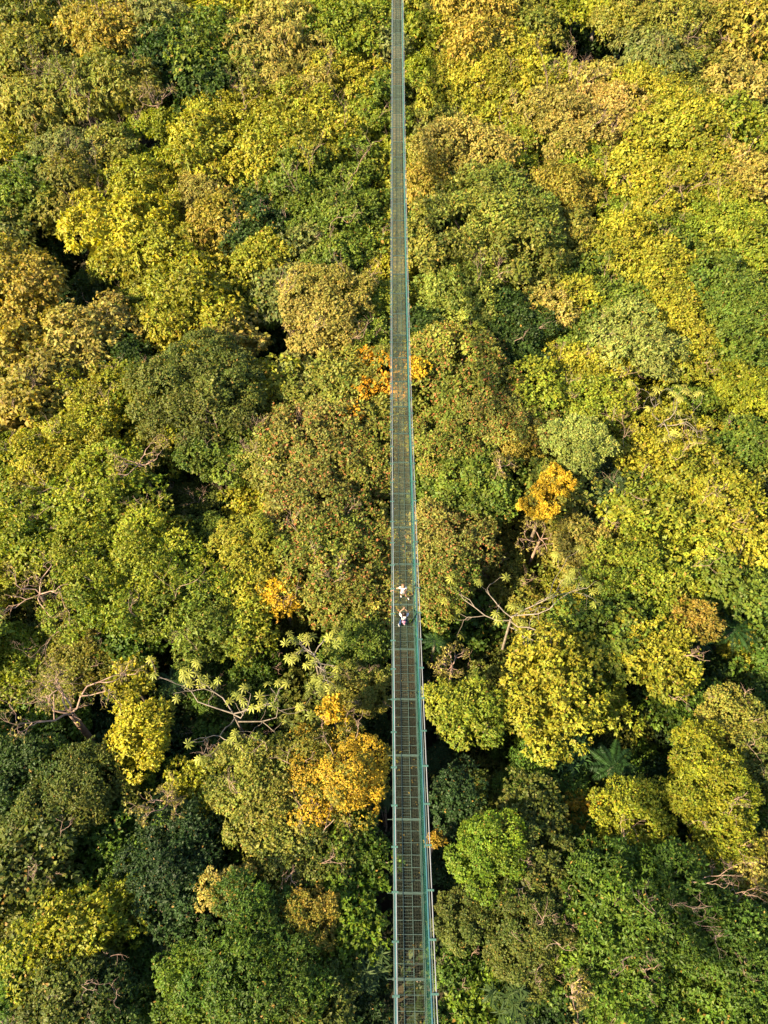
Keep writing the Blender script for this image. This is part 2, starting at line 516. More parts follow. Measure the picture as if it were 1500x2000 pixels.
# the one seen from behind, both arms raised to take a picture
YB = 16.3
B = dict(pelvis=(0, 0, 0.94), belly=(0, 0, 1.06), chest=(0, 0.0, 1.24), collar=(0, 0.0, 1.39), neck=(0, 0.01, 1.45), jaw=(0, 0.045, 1.505), head=(0, 0.035, 1.575), crown=(0, 0.02, 1.645),
         shoulder_l=(-0.17, 0.02, 1.37), elbow_l=(-0.235, 0.20, 1.44), wrist_l=(-0.065, 0.28, 1.60),
         shoulder_r=(0.17, 0.02, 1.37), elbow_r=(0.235, 0.20, 1.44), wrist_r=(0.065, 0.28, 1.60),
         hip_l=(-0.10, 0, 0.89), knee_l=(-0.18, 0.06, 0.50), ankle_l=(-0.24, -0.02, 0.11), toe_l=(-0.27, 0.11, 0.05),
         hip_r=(0.09, 0, 0.89), knee_r=(0.08, 0.10, 0.50), ankle_r=(0.07, 0.06, 0.11), toe_r=(0.08, 0.19, 0.05))
pb = make_person((0.0, YB, float(zd(YB)) + 0.035), 0, "person in white shirt and jeans seen from behind, arms raised with a phone",
                 B, SKIN, [('wrist_l', (0.35, 0.35, 0.8), (0.9, 0.1, -0.2), 0.6), ('wrist_r', (-0.35, 0.35, 0.8), (-0.9, 0.1, -0.2), 0.6)])
skinmesh("shirt", [((0, 0, 0.93), (0.165, 0.12)), ((0, 0, 1.08), (0.15, 0.11)), ((0, 0, 1.24), (0.165, 0.12)), ((0, 0, 1.375), (0.11, 0.085)),
                   ((-0.18, 0.03, 1.375), 0.075), ((-0.225, 0.17, 1.42), 0.066), ((0.18, 0.03, 1.375), 0.075), ((0.225, 0.17, 1.42), 0.066)],
         [(0, 1), (1, 2), (2, 3), (3, 4), (4, 5), (3, 6), (6, 7)], WHITE, pb, 1)
skinmesh("jeans", [((0, 0, 0.95), (0.14, 0.108)), (B['hip_l'], 0.098), (B['knee_l'], 0.07), ((-0.235, -0.015, 0.15), 0.052), (B['hip_r'], 0.098), (B['knee_r'], 0.07), ((0.07, 0.065, 0.15), 0.052)],
         [(0, 1), (1, 2), (2, 3), (0, 4), (4, 5), (5, 6)], JEAN, pb)
hair(B, HAIR_D, pb, bun=True)
shoes(B, WHITE, pb)
zb_ = float(zd(YB)) + 0.035
bp = empty("backpack", (0.0, YB - 0.20, zb_ + 0.84))
tag(bp, "pale pink backpack with a navy band, worn by the person in jeans", "backpack")
skinmesh("pouch", [((0, 0, 0.08), (0.115, 0.07)), ((0, 0, 0.20), (0.125, 0.08)), ((0, 0.01, 0.33), (0.105, 0.065))], [(0, 1), (1, 2)], PINK, bp)
skinmesh("pocket", [((-0.05, -0.075, 0.13), (0.05, 0.03)), ((0.05, -0.075, 0.13), (0.05, 0.03))], [(0, 1)], PINK, bp, 0, 1)
skinmesh("top_band", [((-0.085, 0.0, 0.385), 0.035), ((0, -0.01, 0.40), 0.04), ((0.085, 0.0, 0.385), 0.035)], [(0, 1), (1, 2)], NAVY, bp, 1)
for s in (-1, 1):
    mb = MB(); mb.tube([(s * 0.09, 0.02, 0.38), (s * 0.115, 0.13, 0.62), (s * 0.12, 0.24, 0.60), (s * 0.13, 0.335, 0.42), (s * 0.145, 0.26, 0.2), (s * 0.12, 0.06, 0.1)], 0.016, 6)
    mb.build("strap", NAVY, bp, True)
ph = empty("phone", (0.0, YB + 0.35, zb_ + 1.665))
tag(ph, "dark phone held up in both hands by the person in jeans", "phone")
mb = MB(); mb.box((0, 0, 0), 0.150, 0.010, 0.074); mb.build("case", BLACK, ph)
mb = MB(); mb.box((0, -0.0065, 0), 0.138, 0.003, 0.066); mb.build("screen", GREY, ph)
mb = MB(); mb.tube([(0.055, 0.006, 0.018), (0.055, 0.010, 0.018)], 0.010, 10); mb.build("lens", GREY, ph)

# ------------------------------------------------------------------ trees: one line per crown
# x and y of the crown in the photograph, half width, habit, colour, flags ; nickname ; label
TREES = """
60 110 60 F ol
40 30 72 L ol
205 70 62 T ro ; golden-brown crown ; tall shaggy golden-brown tree standing behind the olive trees
215 165 70 T ol
300 55 60 S gg
335 110 60 L da
75 215 75 S ol
130 310 72 S gg
215 300 50 F ol
405 90 70 L mi
395 165 55 L da
550 80 85 S ta ; feathery tan crown ; broad feathery tan tree crown, the palest of the far ridge
580 155 60 S ta
490 130 50 S ol
460 30 50 L yl
690 60 75 L li
650 20 50 L li
680 150 60 L yl
735 180 42 L mi
620 150 50 S yl
300 175 45 D bk
310 240 42 U li
430 210 60 U yl
390 270 55 T yl
398 330 36 L by
600 240 105 U yl ; broad yellow umbrella crown ; broad flat-topped yellow-green tree with layered pads and pale twigs
705 230 58 U li
500 305 55 L yl
620 335 105 U mi t
650 430 90 U mi t ; brown-limbed umbrella tree ; spreading green umbrella tree with brown limbs showing through its pads
555 330 50 U li
390 368 42 S ta
260 365 60 L yl
235 445 75 L by h ; bright lemon tree ; bright lemon-yellow leafy tree at the edge of a black gap
300 490 75 L yl
140 395 70 T ol d
50 370 60 L mi
30 310 50 L yl
90 470 62 L da
430 440 55 T ro
500 440 60 F da
515 505 48 F yl h
590 490 50 L gg
705 480 48 U mi
565 570 60 L gg
655 525 48 F mi
640 612 85 F ta h ; smooth tan dome ; smooth tan dome-shaped tree of fine leaves close to the bridge
725 590 46 F li
722 655 42 F mi
30 560 80 B ro h ; golden-tan big-leaved tree ; big golden-tan tree with hanging broad leaves, cut by the frame
60 655 70 B ro
115 560 60 L de d
400 585 78 L yl h ; sunlit yellow tree ; sunlit yellow-green tree of loose leafy clumps before the black gap
355 645 60 L yl
450 660 50 B ta
165 670 72 B ta h
90 745 62 B ta
245 705 42 L da
40 805 55 B ro
185 785 75 U yl
250 755 40 L li
400 785 105 F dk h ; dark olive dome ; large dark olive dome-shaped tree of very fine leaves
540 740 42 B yl
500 690 48 L de d
585 745 45 L gg
690 775 92 F og g ; gold-flecked olive tree ; fine olive tree flecked with golden flower sprays beside the bridge
625 880 102 F or2 r ; red-flecked olive tree ; wide even crown of fine olive leaves flecked with red
705 905 76 F og r
545 895 62 F og
120 880 80 U yl
55 900 62 U li
195 960 88 U li
50 1030 75 U li
250 1130 110 U li h ; great lime umbrella tree ; great lime-green umbrella tree with many rounded leaf pads
270 1040 62 U li
262 885 55 D bk ; grey twiggy snag ; tangle of bare grey-pink twigs among lime umbrella crowns
430 880 60 L mi
375 1000 60 F dk d
485 1065 62 S yl h ; mustard feathery tree ; tall mustard-yellow feathery tree with soft drooping tufts
480 1150 58 F yl
550 1165 34 F gd h ; narrow golden tree ; narrow golden-orange tree wedged beside a mustard crown
640 1100 90 F og r
620 1000 80 F or2 r
705 1050 58 F og r
690 1180 68 F ol r
400 1210 60 L mi
470 1225 50 L li
60 1140 68 D bk ; leafless pink thicket ; thicket of leafless pinkish branches at the edge of the lime crowns
45 1285 62 U li
110 1370 115 D bk h ; great dead tree ; great dead tree with long crooked pinkish limbs above dark leaves
200 1425 82 L de d
60 1440 70 L de d
150 1295 58 F ol t
255 1330 34 L by
272 1445 52 L by h ; yellow clumped tree ; thin tree with bright yellow leaf clumps and bare pale twigs
445 1375 142 C ce h ; big star-leaved tree ; open tree of pale candelabra limbs and star-shaped leaves, nearest the great dead tree
610 1265 88 C ce h ; little star-leaved tree ; small open tree of star-shaped leaves on pale limbs, below the red-flecked crowns
335 1330 52 K fe d ; sunken tree fern ; dark tree fern sunk in the black hollow beside star-shaped leaves
695 1265 60 F mi
700 1350 68 F ol t
560 1330 60 L da d
650 1385 24 F gd hH ; small golden tuft ; small round golden tuft of leaves on a crooked pale branch
665 1520 96 T or h ; orange flowering tree ; big tree aflame with golden-orange flowers right beside the bridge
530 1545 95 F og t h
600 1650 85 F ol t
680 1690 78 L li
322 1560 52 D bk ; bare twig crown ; leafless crown of branching pale twigs over dark shrubs
390 1535 42 L yl
60 1520 80 L da
150 1545 80 F dk
230 1625 70 L mi d
60 1685 75 B ol
160 1700 62 F dk d
350 1690 90 N de ; deep green narrow-leaved tree ; deep green tree of glossy narrow leaves in star tufts
445 1740 44 F ta h ; little tan tree ; little tan-olive tree standing out of deep green neighbours
590 1810 52 F ru h ; rusty orange tree ; rusty orange fine-leaved tree standing alone among greens
345 1815 60 F bg d
300 1860 42 L da d
230 1780 45 L yl
105 1850 66 L yl h ; yellow-lime corner tree ; leafy yellow-lime tree with upright shoots in the near corner
35 1920 60 L mi
135 1940 78 F ol t
270 1920 60 L mi d
375 1930 62 L li h
505 1895 105 N mi h ; wide fan-leaved tree ; wide bright green tree of narrow leaves, nearest the rusty orange tree
450 1825 50 N de d
690 1810 56 L li
700 1920 48 B da d
605 1965 60 L ol
440 1650 62 N de d
560 1735 52 N da d
725 1885 36 P pm d ; drooping palm clump ; clump of drooping narrow palm leaves tucked under the bridge
735 1560 34 P pm d
30 1780 52 F dk d
480 1990 60 N mi
200 2000 60 L da
830 60 45 L li
828 140 42 L li
930 50 65 T ro
920 105 60 T ro ; russet twin crown ; russet-tan shaggy crown, second from the far end of the bridge
890 25 42 S ol
1035 60 50 L ol
1170 12 58 U yo
1290 40 80 F ol h
1285 110 70 S gg
1345 130 52 L ol
1140 80 62 L da d
1215 60 48 L da d
1440 55 60 T ro ; golden far corner tree ; golden-tan shaggy tree in the far corner above tan crowns
1420 155 70 S ta
1400 25 50 S ta
1335 195 50 L ol
935 155 68 F yl
1010 110 50 F yl
880 185 48 L yl
870 260 48 L ol
980 215 70 U yl
1060 170 60 F yl
1160 160 50 S ta
1090 240 78 F ta
1195 225 68 F pk ; pinkish tan crown ; pinkish tan twiggy tree on the crest of the sunny slope
1265 180 60 F yl
1315 260 78 F yl
1430 250 60 L li
900 295 70 T ta
980 275 68 U li
950 360 52 L ol
1020 345 58 D bk
1130 310 50 U li t
1205 330 80 U yl t
1330 350 90 U yl t ; wide sunny umbrella tree ; wide sunny umbrella-shaped tree of layered yellow-green pads
1445 330 70 U pk
1250 415 70 U li
1400 420 70 U li
1100 375 55 T ro
900 405 52 L mi
842 365 45 T ro
832 455 40 L da
960 452 118 F og h ; broad green dome ; broad green dome of even fine leaves beyond the pale umbrella tree
1080 475 70 F ol
1180 445 50 L da d
1210 480 58 T yl
1310 480 60 U mi
1460 480 60 U li
1280 545 70 F yl
1400 560 62 F mi
1440 610 60 F mi
1150 550 68 U mi
905 570 76 U pg h ; pale umbrella tree ; pale green umbrella tree with split crown and bare trunk showing
1000 622 64 U da h ; dark umbrella tree ; dark green umbrella tree leaning beside a paler one
832 640 40 F da
1080 600 48 S ta
1120 590 50 F yl
1205 600 50 F mi
1240 672 68 L pa h ; pale mint leafy tree ; pale mint-green tree of drooping clustered leaves amid yellow crowns
1150 655 60 U mi
1305 610 58 F yl
1352 565 42 F yl
890 745 98 F og r ; tan-green leafy slope tree ; wide tan-green tree of even leaves touching the bridge cables
813 722 21 F gd hH ; golden sprig ; single golden spray of flowers touching the bridge rail
1005 705 58 U da
1090 712 34 U yl
1165 722 58 U yl t
1350 690 58 U yl t
1310 795 100 C ce2 h ; pale-limbed star-leaved tree ; tall open tree of white limbs and yellowish star leaves, high on the slope
1455 765 50 F yo
1440 690 50 L mi
1050 780 68 L li
1170 795 60 F li
955 830 80 F or2 r
860 870 70 F og r
1010 850 50 F ro
1140 866 54 F pa hH ; round mint tree ; perfectly round mint-pale tree standing clear of greener crowns
980 900 30 D bk
1090 950 52 F og h
1062 985 34 F gd hH ; golden flower crown ; round golden flowering crown, larger half of a yellow pair
1085 940 28 F gd hH
1180 965 50 L bg
940 950 70 F mi
1290 900 84 U yl
1345 860 60 U yl
1400 960 80 U yl h ; glowing lime tree ; glowing yellow-lime tree with puffed leaf pads on the slope
1240 985 60 L li
1300 1050 88 L li
1462 870 50 L mi
1440 1060 60 L yl
875 1060 65 F or2 r
1010 1175 150 C ce h ; great star-leaved tree ; great open tree of star-shaped leaves and white limbs beside the walkers
865 1150 52 F og r
1060 1040 40 D bk d
1140 1080 55 F ta
1240 1130 74 F li
1185 1235 70 L mi
1350 1150 60 L ol d
1430 1140 60 L mi
1362 1205 34 F ru h ; rust tuft ; small rust-orange tree between dark crowns and fern fronds
1290 1285 64 U yl h ; yellow flat-topped tree ; yellow flat-topped tree of three rounded lobes above dark shrubs
1465 1270 46 U yl
1440 1225 58 K fe ; high tree fern ; green tree fern with long ribbed fronds at the frame edge
1368 1252 36 K fe d ; small tree fern ; small tree fern in shade next to a larger one
1400 1330 60 L da d
1300 1370 70 L da d
912 1390 80 B li h ; round-leaved tree ; lime tree of big round leaves right beside the bridge
1085 1305 66 L yl h ; bright star-tufted tree ; bright yellow-green tree of tufted leaves beyond the round-leaved tree
1065 1390 62 L yl h
1165 1370 52 N li d
850 1250 32 K fe d ; shaded bridge fern ; dark tree fern in the shade just under the bridge edge
885 1290 36 D bk
1200 1495 70 K fe d ; great tree fern ; great tree fern with arching ribbed fronds in deep shade
1115 1470 50 P bb d ; dark bamboo-like tuft ; dark tuft of bamboo-like leaves beside the great tree fern
1440 1430 65 F ol
1480 1510 50 L ol
1385 1540 74 F yo h ; twin-domed yellow tree ; yellow-green tree with two big rounded domes of fine leaves
1400 1615 54 F yo h
1240 1590 60 F yo
1140 1595 36 F gd2 d
955 1670 60 F bl h ; vivid lime tree ; vivid lime-green tree, the brightest along the near end
1040 1590 50 L ol
890 1560 52 L de
850 1640 28 L gd2 h ; gold bush at the cables ; golden-orange shrub leaning against the bridge cables
1050 1700 60 F dk t
1130 1690 56 L de d
1250 1765 102 N mi h ; great glossy tree ; great lime tree of glossy tufted leaves, largest in the near corner
1370 1805 78 N mi
1110 1800 60 N li
900 1795 60 F dk
1025 1820 70 F ol
1185 1885 76 N mi
1330 1940 80 N mi d
1455 1875 70 L mi h
1475 1690 45 U ta t
1395 1725 45 U yl
1130 1950 52 D bk ; pale forked twigs ; forked pale bare twigs rising out of a near green crown
935 1970 50 L li d
1010 1960 46 P pm d ; near palm tuft ; tuft of drooping palm-like leaves at the near edge
850 1900 36 L de d
1450 1985 60 L mi
880 1690 45 L de d
1010 1500 50 L de d
920 1480 45 L de d
1290 1470 50 L de d
1270 1660 55 L de d
"""
# leaf colours as they look in sun (sRGB), two per kind
PAL = {
 'yl': ((190, 180, 56), (150, 156, 48)), 'by': ((214, 202, 58), (170, 168, 50)), 'li': ((172, 174, 54), (126, 146, 44)),
 'bl': ((148, 166, 44), (110, 140, 38)), 'mi': ((134, 148, 50), (98, 122, 44)), 'ol': ((166, 158, 64), (126, 136, 54)),
 'og': ((162, 158, 66), (122, 140, 52)), 'or2': ((174, 162, 80), (130, 140, 60)), 'ta': ((192, 174, 88), (160, 154, 66)),
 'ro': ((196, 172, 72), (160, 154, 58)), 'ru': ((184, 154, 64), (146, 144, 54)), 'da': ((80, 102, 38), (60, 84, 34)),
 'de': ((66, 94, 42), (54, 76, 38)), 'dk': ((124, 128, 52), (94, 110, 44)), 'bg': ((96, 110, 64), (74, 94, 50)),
 'gg': ((152, 152, 80), (118, 130, 62)), 'pa': ((178, 184, 92), (148, 162, 74)), 'pg': ((164, 170, 72), (130, 150, 58)),
 'pk': ((208, 180, 98), (176, 166, 68)), 'gd': ((240, 202, 54), (216, 178, 46)), 'gd2': ((206, 164, 44), (160, 138, 44)),
 'or': ((236, 196, 54), (198, 168, 52)), 'yo': ((172, 170, 44), (130, 142, 38)), 'ce': ((186, 184, 78), (150, 160, 66)),
 'ce2': ((204, 194, 92), (170, 170, 76)), 'fe': ((62, 96, 40), (48, 78, 36)), 'pm': ((92, 112, 52), (64, 88, 42)),
 'bb': ((84, 116, 56), (60, 90, 46)), 'md': ((112, 138, 42), (78, 106, 36)), 'ld': ((126, 148, 38), (88, 118, 34)), 'bk': ((150, 112, 80), (120, 110, 60)),  # md and ld: greens darkened to carry the near trees' dimmer light
}
ALB = 0.54
WORD = {
 'yl': "yellow-green", 'by': "lemon-yellow", 'li': "lime-green", 'bl': "vivid lime", 'mi': "mid-green", 'ol': "olive", 'og': "dull olive",
 'or2': "reddish olive", 'ta': "tan", 'ro': "golden-tan", 'ru': "rusty", 'da': "dark green", 'de': "deep green", 'dk': "dark olive",
 'bg': "blue-green", 'gg': "grey-green", 'pa': "pale mint", 'pg': "pale green", 'pk': "pinkish tan", 'gd': "golden", 'gd2': "gold-tinged",
 'or': "orange", 'yo': "yellow-olive", 'ce': "green", 'ce2': "yellowish", 'fe': "green", 'pm': "green", 'bb': "green", 'bk': "bare", 'md': "deep mid-green", 'ld': "leaf-green",
}
HABIT = {'F': "fine-leaved", 'U': "umbrella-shaped", 'L': "leafy", 'S': "feathery", 'T': "shaggy", 'B': "broad-leaved", 'N': "narrow-leaved",
         'C': "star-leaved", 'D': "twiggy", 'K': "frond", 'P': "tufted"}
NAME = {'F': "dome_tree", 'U': "umbrella_tree", 'L': "broadleaf_tree", 'S': "feathery_tree", 'T': "shaggy_tree", 'B': "big_leaf_tree",
        'N': "narrow_leaf_tree", 'C': "star_leaf_tree", 'D': "dead_tree", 'K': "tree_fern", 'P': "palm"}
CAT = {'K': "tree fern", 'P': "palm", 'D': "dead tree"}
# habit: squash, clumps, clump size, clump flatness, leaf length px, aspect, leaves per tuft, shell jitter, droop
SHAPE = {
 'F': (0.52, 70, 0.23, 0.80, 2.1, 0.50, 4, 0.10, 0.10),
 'U': (0.44, 44, 0.22, 0.55, 2.2, 0.50, 5, 0.22, 0.08),
 'L': (0.56, 40, 0.27, 0.75, 2.7, 0.46, 6, 0.20, 0.25),
 'S': (0.58, 64, 0.20, 0.62, 2.7, 0.34, 7, 0.18, 0.45),
 'T': (0.78, 60, 0.26, 0.95, 2.5, 0.45, 4, 0.25, 0.35),
 'B': (0.6, 52, 0.24, 0.75, 3.4, 0.56, 5, 0.16, 0.30),
 'N': (0.52, 46, 0.25, 0.75, 3.0, 0.32, 7, 0.18, 0.15),
}

def crown_arrays(Rw, hab, rpx, col, flags):
    squash, nc, rc, flat, lpx, asp, k, jit, droop = SHAPE[hab]
    mpp = Rw / max(rpx * 0.512, 4)                 # metres per rendered pixel
    lpx = lpx * rng.uniform(0.74, 1.14); asp = asp * rng.uniform(0.85, 1.2)   # kinds differ in leaf
    leafL = np.clip(lpx * mpp, 0.10, 0.75)
    H = Rw * squash
    nc = int(np.clip(nc * (Rw / 4.0) ** 0.9, 12, 150))
    rc = rc * 0.82 * Rw * (np.clip(4.0 / Rw, 0.5, 1.6) ** 0.35)
    # clump centres spread over a crown of several merged domes
    nl = {'F': 9, 'U': 13, 'L': 12, 'S': 11, 'T': 10, 'B': 10, 'N': 11}[hab] + int(Rw > 4.5) * 2
    a = np.arange(nl) * 2.39996 + rng.uniform(0, 6.28)
    spread = 0.60 if hab == 'F' else 0.84 if hab == 'U' else 0.80
    lr_ = np.sqrt((np.arange(nl) + 0.35) / nl) * spread * rng.uniform(0.8, 1.25, nl)
    lsz = (rng.uniform(0.34, 0.54, nl) if hab == 'F' else rng.uniform(0.22, 0.44, nl))
    if hab == 'U': lsz = rng.uniform(0.20, 0.34, nl)
    else: lsz[0] = max(lsz[0], 0.44)
    LC = np.stack([np.cos(a) * lr_ * Rw, np.sin(a) * lr_ * Rw,
                   H * ((1 - lr_ ** 2 * 1.0) * 0.50 + rng.normal(size=nl) * (0.07 if hab == 'F' else 0.17))], 1)
    ell, ea = rng.uniform(0.0, 0.26), rng.uniform(0, 3.14)   # crowns grow longer one way
    ex = np.array([math.cos(ea), math.sin(ea), 0])
    LC = LC + (LC @ ex)[:, None] * ex * ell * 1.2 - ell * 0.45 * (LC - (LC @ ex)[:, None] * ex) * np.array([1, 1, 0])
    lz = 0.62 if hab == 'U' else 0.85
    C, D, lob = [], [], []
    for q in range(nl):
        m = max(6, int(nc * 2.4 * lsz[q] ** 2 / (lsz ** 2).sum()))
        ii_ = np.arange(m) + 0.5
        z = 1 - 1.25 * ii_ / m
        th = ii_ * 2.39996 + rng.uniform(0, 6.28)
        s_ = np.sqrt(np.clip(1 - z * z, 0, 1))
        d = unit(np.stack([s_ * np.cos(th), s_ * np.sin(th), z], 1) + rng.normal(size=(m, 3)) * 0.2)
        C.append(LC[q] + d * lsz[q] * Rw * np.array([1, 1, lz]) * rng.uniform(1 - jit * 1.3, 1 + jit * 0.4, (m, 1))); D.append(d); lob.append(np.full(m, q))
    C, D, lob = np.concatenate(C), np.concatenate(D), np.concatenate(lob)
    keep = np.ones(len(C), bool)                    # drop clumps buried inside another dome
    for q in range(nl):
        e = (C - LC[q]) / (lsz[q] * Rw * np.array([1, 1, lz]))
        keep &= ~((lob != q) & ((e ** 2).sum(1) < 0.62))
    C, D, lob = C[keep], D[keep], lob[keep]
    nc = len(C)
    ltint = np.exp(rng.normal(size=nl) * 0.12)[lob]
    if hab == 'U':                                  # layered pads
        C[:, 2] += 0.10 * H * rng.normal(size=nc)
    rcl = rc * rng.uniform(0.7, 1.3, nc)
    # tufts on the clumps
    area = math.pi * (rpx * 0.512) ** 2 * (2.0 + squash)
    nleaf = int(np.clip(area * rng.uniform(1.45, 1.95) / (lpx * lpx * asp * 0.5), 500, 45000))
    nt = max(60, nleaf // k)
    wgt = rcl ** 2 * np.where(D[:, 2] < -0.1, 0.6, 1.0)
    ci = rng.choice(nc, nt, p=wgt / wgt.sum())
    out = unit(D[ci] + 0.25 * np.array([0, 0, 1.0]))
    d = unit(rng.normal(size=(nt, 3)) + out * 0.95)
    rr = rng.uniform(0.62, 1.06, nt) ** 0.7
    stray = rng.random(nt) < 0.07; rr[stray] *= rng.uniform(1.05, 1.5, stray.sum())
    P = C[ci] + d * (rcl[ci] * rr)[:, None] * np.array([1, 1, flat])
    dirs = unit(d * 0.8 + out * 0.35 + np.array([0, 0, 0.25]))
    # colour per tuft
    c1, c2 = lin(PAL[col][0]) * ALB, lin(PAL[col][1]) * ALB
    cm = rng.uniform(0, 1, nc)
    tilt = (P @ unit(rng.normal(size=3))) / Rw     # one side of a crown flushes earlier than the other
    mix = np.clip(cm[ci] * 0.55 + tilt * 0.35 + rng.normal(size=nt) * 0.2 + 0.22, 0, 1)[:, None]
    tc = c1 * (1 - mix) + c2 * mix
    tc = tc * (np.exp(rng.normal(size=nc) * 0.10) * ltint)[ci][:, None]
    if 'g' in flags:
        g = C[:, 0] / Rw * 0.6 + D[:, 2] * 0.4 + rng.normal(size=nc) * 0.3
        gold = (g > np.quantile(g, 0.86))[ci] & (rng.random(nt) < 0.7)
        tc[gold] = lin((232, 170, 40)) * ALB
    if col in ('or', 'gd'):
        gr = (cm < (0.42 if col == 'or' else 0.2))[ci] & (rng.random(nt) < 0.85)
        tc[gr] = lin((148, 146, 56)) * ALB
    # leaves of each tuft
    n = nt * k
    ax = unit(np.repeat(dirs, k, 0) * 0.40 + rng.normal(size=(n, 3)) * 0.62)
    up = unit(np.repeat(dirs, k, 0) * 1.3 + rng.normal(size=(n, 3)) * 0.25 + np.array([0, 0, 0.35]))
    L = leafL * np.exp(rng.normal(size=n) * 0.22)
    V = leaf_quads(np.repeat(P, k, 0), ax, up, L, asp * 1.15, droop)
    lc = np.repeat(tc, k, 0) * np.exp(rng.normal(size=(n, 1)) * 0.13)
    lc = lc * (1 + rng.normal(size=(n, 3)) * np.array([0.10, 0.05, 0.10]))
    old = rng.random(n) < (0.10 if 'r' in flags else 0.012)   # single leaves that have turned
    lc[old] = lin((196, 128, 76) if 'r' in flags else (186, 146, 70)) * ALB
    # larger leaves deeper inside
    ni = int(nleaf * 0.10)
    di = rand_dir(ni); di[:, 2] = np.abs(di[:, 2]) * 0.9 - 0.15
    Pi = di * (rng.uniform(0.3, 0.82, ni) ** 0.6)[:, None] * np.array([Rw, Rw, H]) * 0.86
    Vi = leaf_quads(Pi, rand_dir(ni), unit(di + rng.normal(size=(ni, 3)) * 0.5), leafL * rng.uniform(2.0, 3.2, ni), 0.6, 0.1)
    ii = rng.integers(0, nt, ni)
    V = np.concatenate([V, Vi]); lc = np.concatenate([lc, tc[ii]])
    return V, np.clip(lc, 0.003, 0.9), C, H

def bend(a, b, rise=0.25, n=5, wob=0.05):
    a, b = np.asarray(a, float), np.asarray(b, float)
    t = np.linspace(0, 1, n)[:, None]
    L = np.linalg.norm(b - a)
    m = (a + b) / 2 + np.array([0, 0, -rise * L * 0.5]) + rng.normal(size=3) * L * wob
    return (1 - t) ** 2 * a + 2 * t * (1 - t) * m + t * t * b

def branchy(mb, a, d, length, r, depth, wob=0.45, tips=None, n=5, up=0.18):
    """a crooked limb and its forks"""
    pts = [np.asarray(a, float)]
    d = unit(np.asarray(d, float))
    for s in range(4):
        d = unit(d + rng.normal(size=3) * wob * 0.4 + np.array([0, 0, up * 0.4]))
        pts.append(pts[-1] + d * length / 4)
    mb.tube(pts, np.linspace(r, r * 0.55, 5), n=n if depth > 1 else 4, cap=False)
    if depth == 0:
        if tips is not None: tips.append((pts[-1], d))
        return
    for q in range(rng.integers(2, 4)):
        k = rng.integers(2, 5)
        dd = unit(d + rng.normal(size=3) * 0.55 + np.array([0, 0, up]))
        branchy(mb, pts[k], dd, length * rng.uniform(0.5, 0.8), r * 0.55, depth - 1, wob, tips, n, up)

def star_leaf(P, D, size, lobes=8):
    """palmate leaves: lobes radiate from P in the plane facing D"""
    Vs = []
    for p, d in zip(P, D):
        u = unit(np.cross(d, np.array([0.3, 0.2, 0.9]) + rng.normal(size=3) * 0.2)); v = np.cross(d, u)
        a = np.arange(lobes) * 2 * math.pi / lobes * 0.9 + rng.uniform(0, 6.28)
        ax = unit(np.cos(a)[:, None] * u + np.sin(a)[:, None] * v - np.array([0, 0, 0.30]))
        L = size * rng.uniform(0.85, 1.1) * (0.8 + 0.2 * np.cos(a - a[0] - math.pi * 0.9))
        side = unit(np.cross(ax, d)); LL = L[:, None] if np.ndim(L) else np.full((lobes, 1), L)
        b = np.repeat(p[None], lobes, 0)
        mid = b + ax * LL * 0.62 + d * LL * 0.04
        tip = b + ax * LL - np.array([0, 0, 0.16]) * LL
        wv = side * LL * 0.125
        Vs.append(np.stack([b, mid + wv, tip, mid - wv], 1))
    return np.concatenate(Vs)

SEEN = []
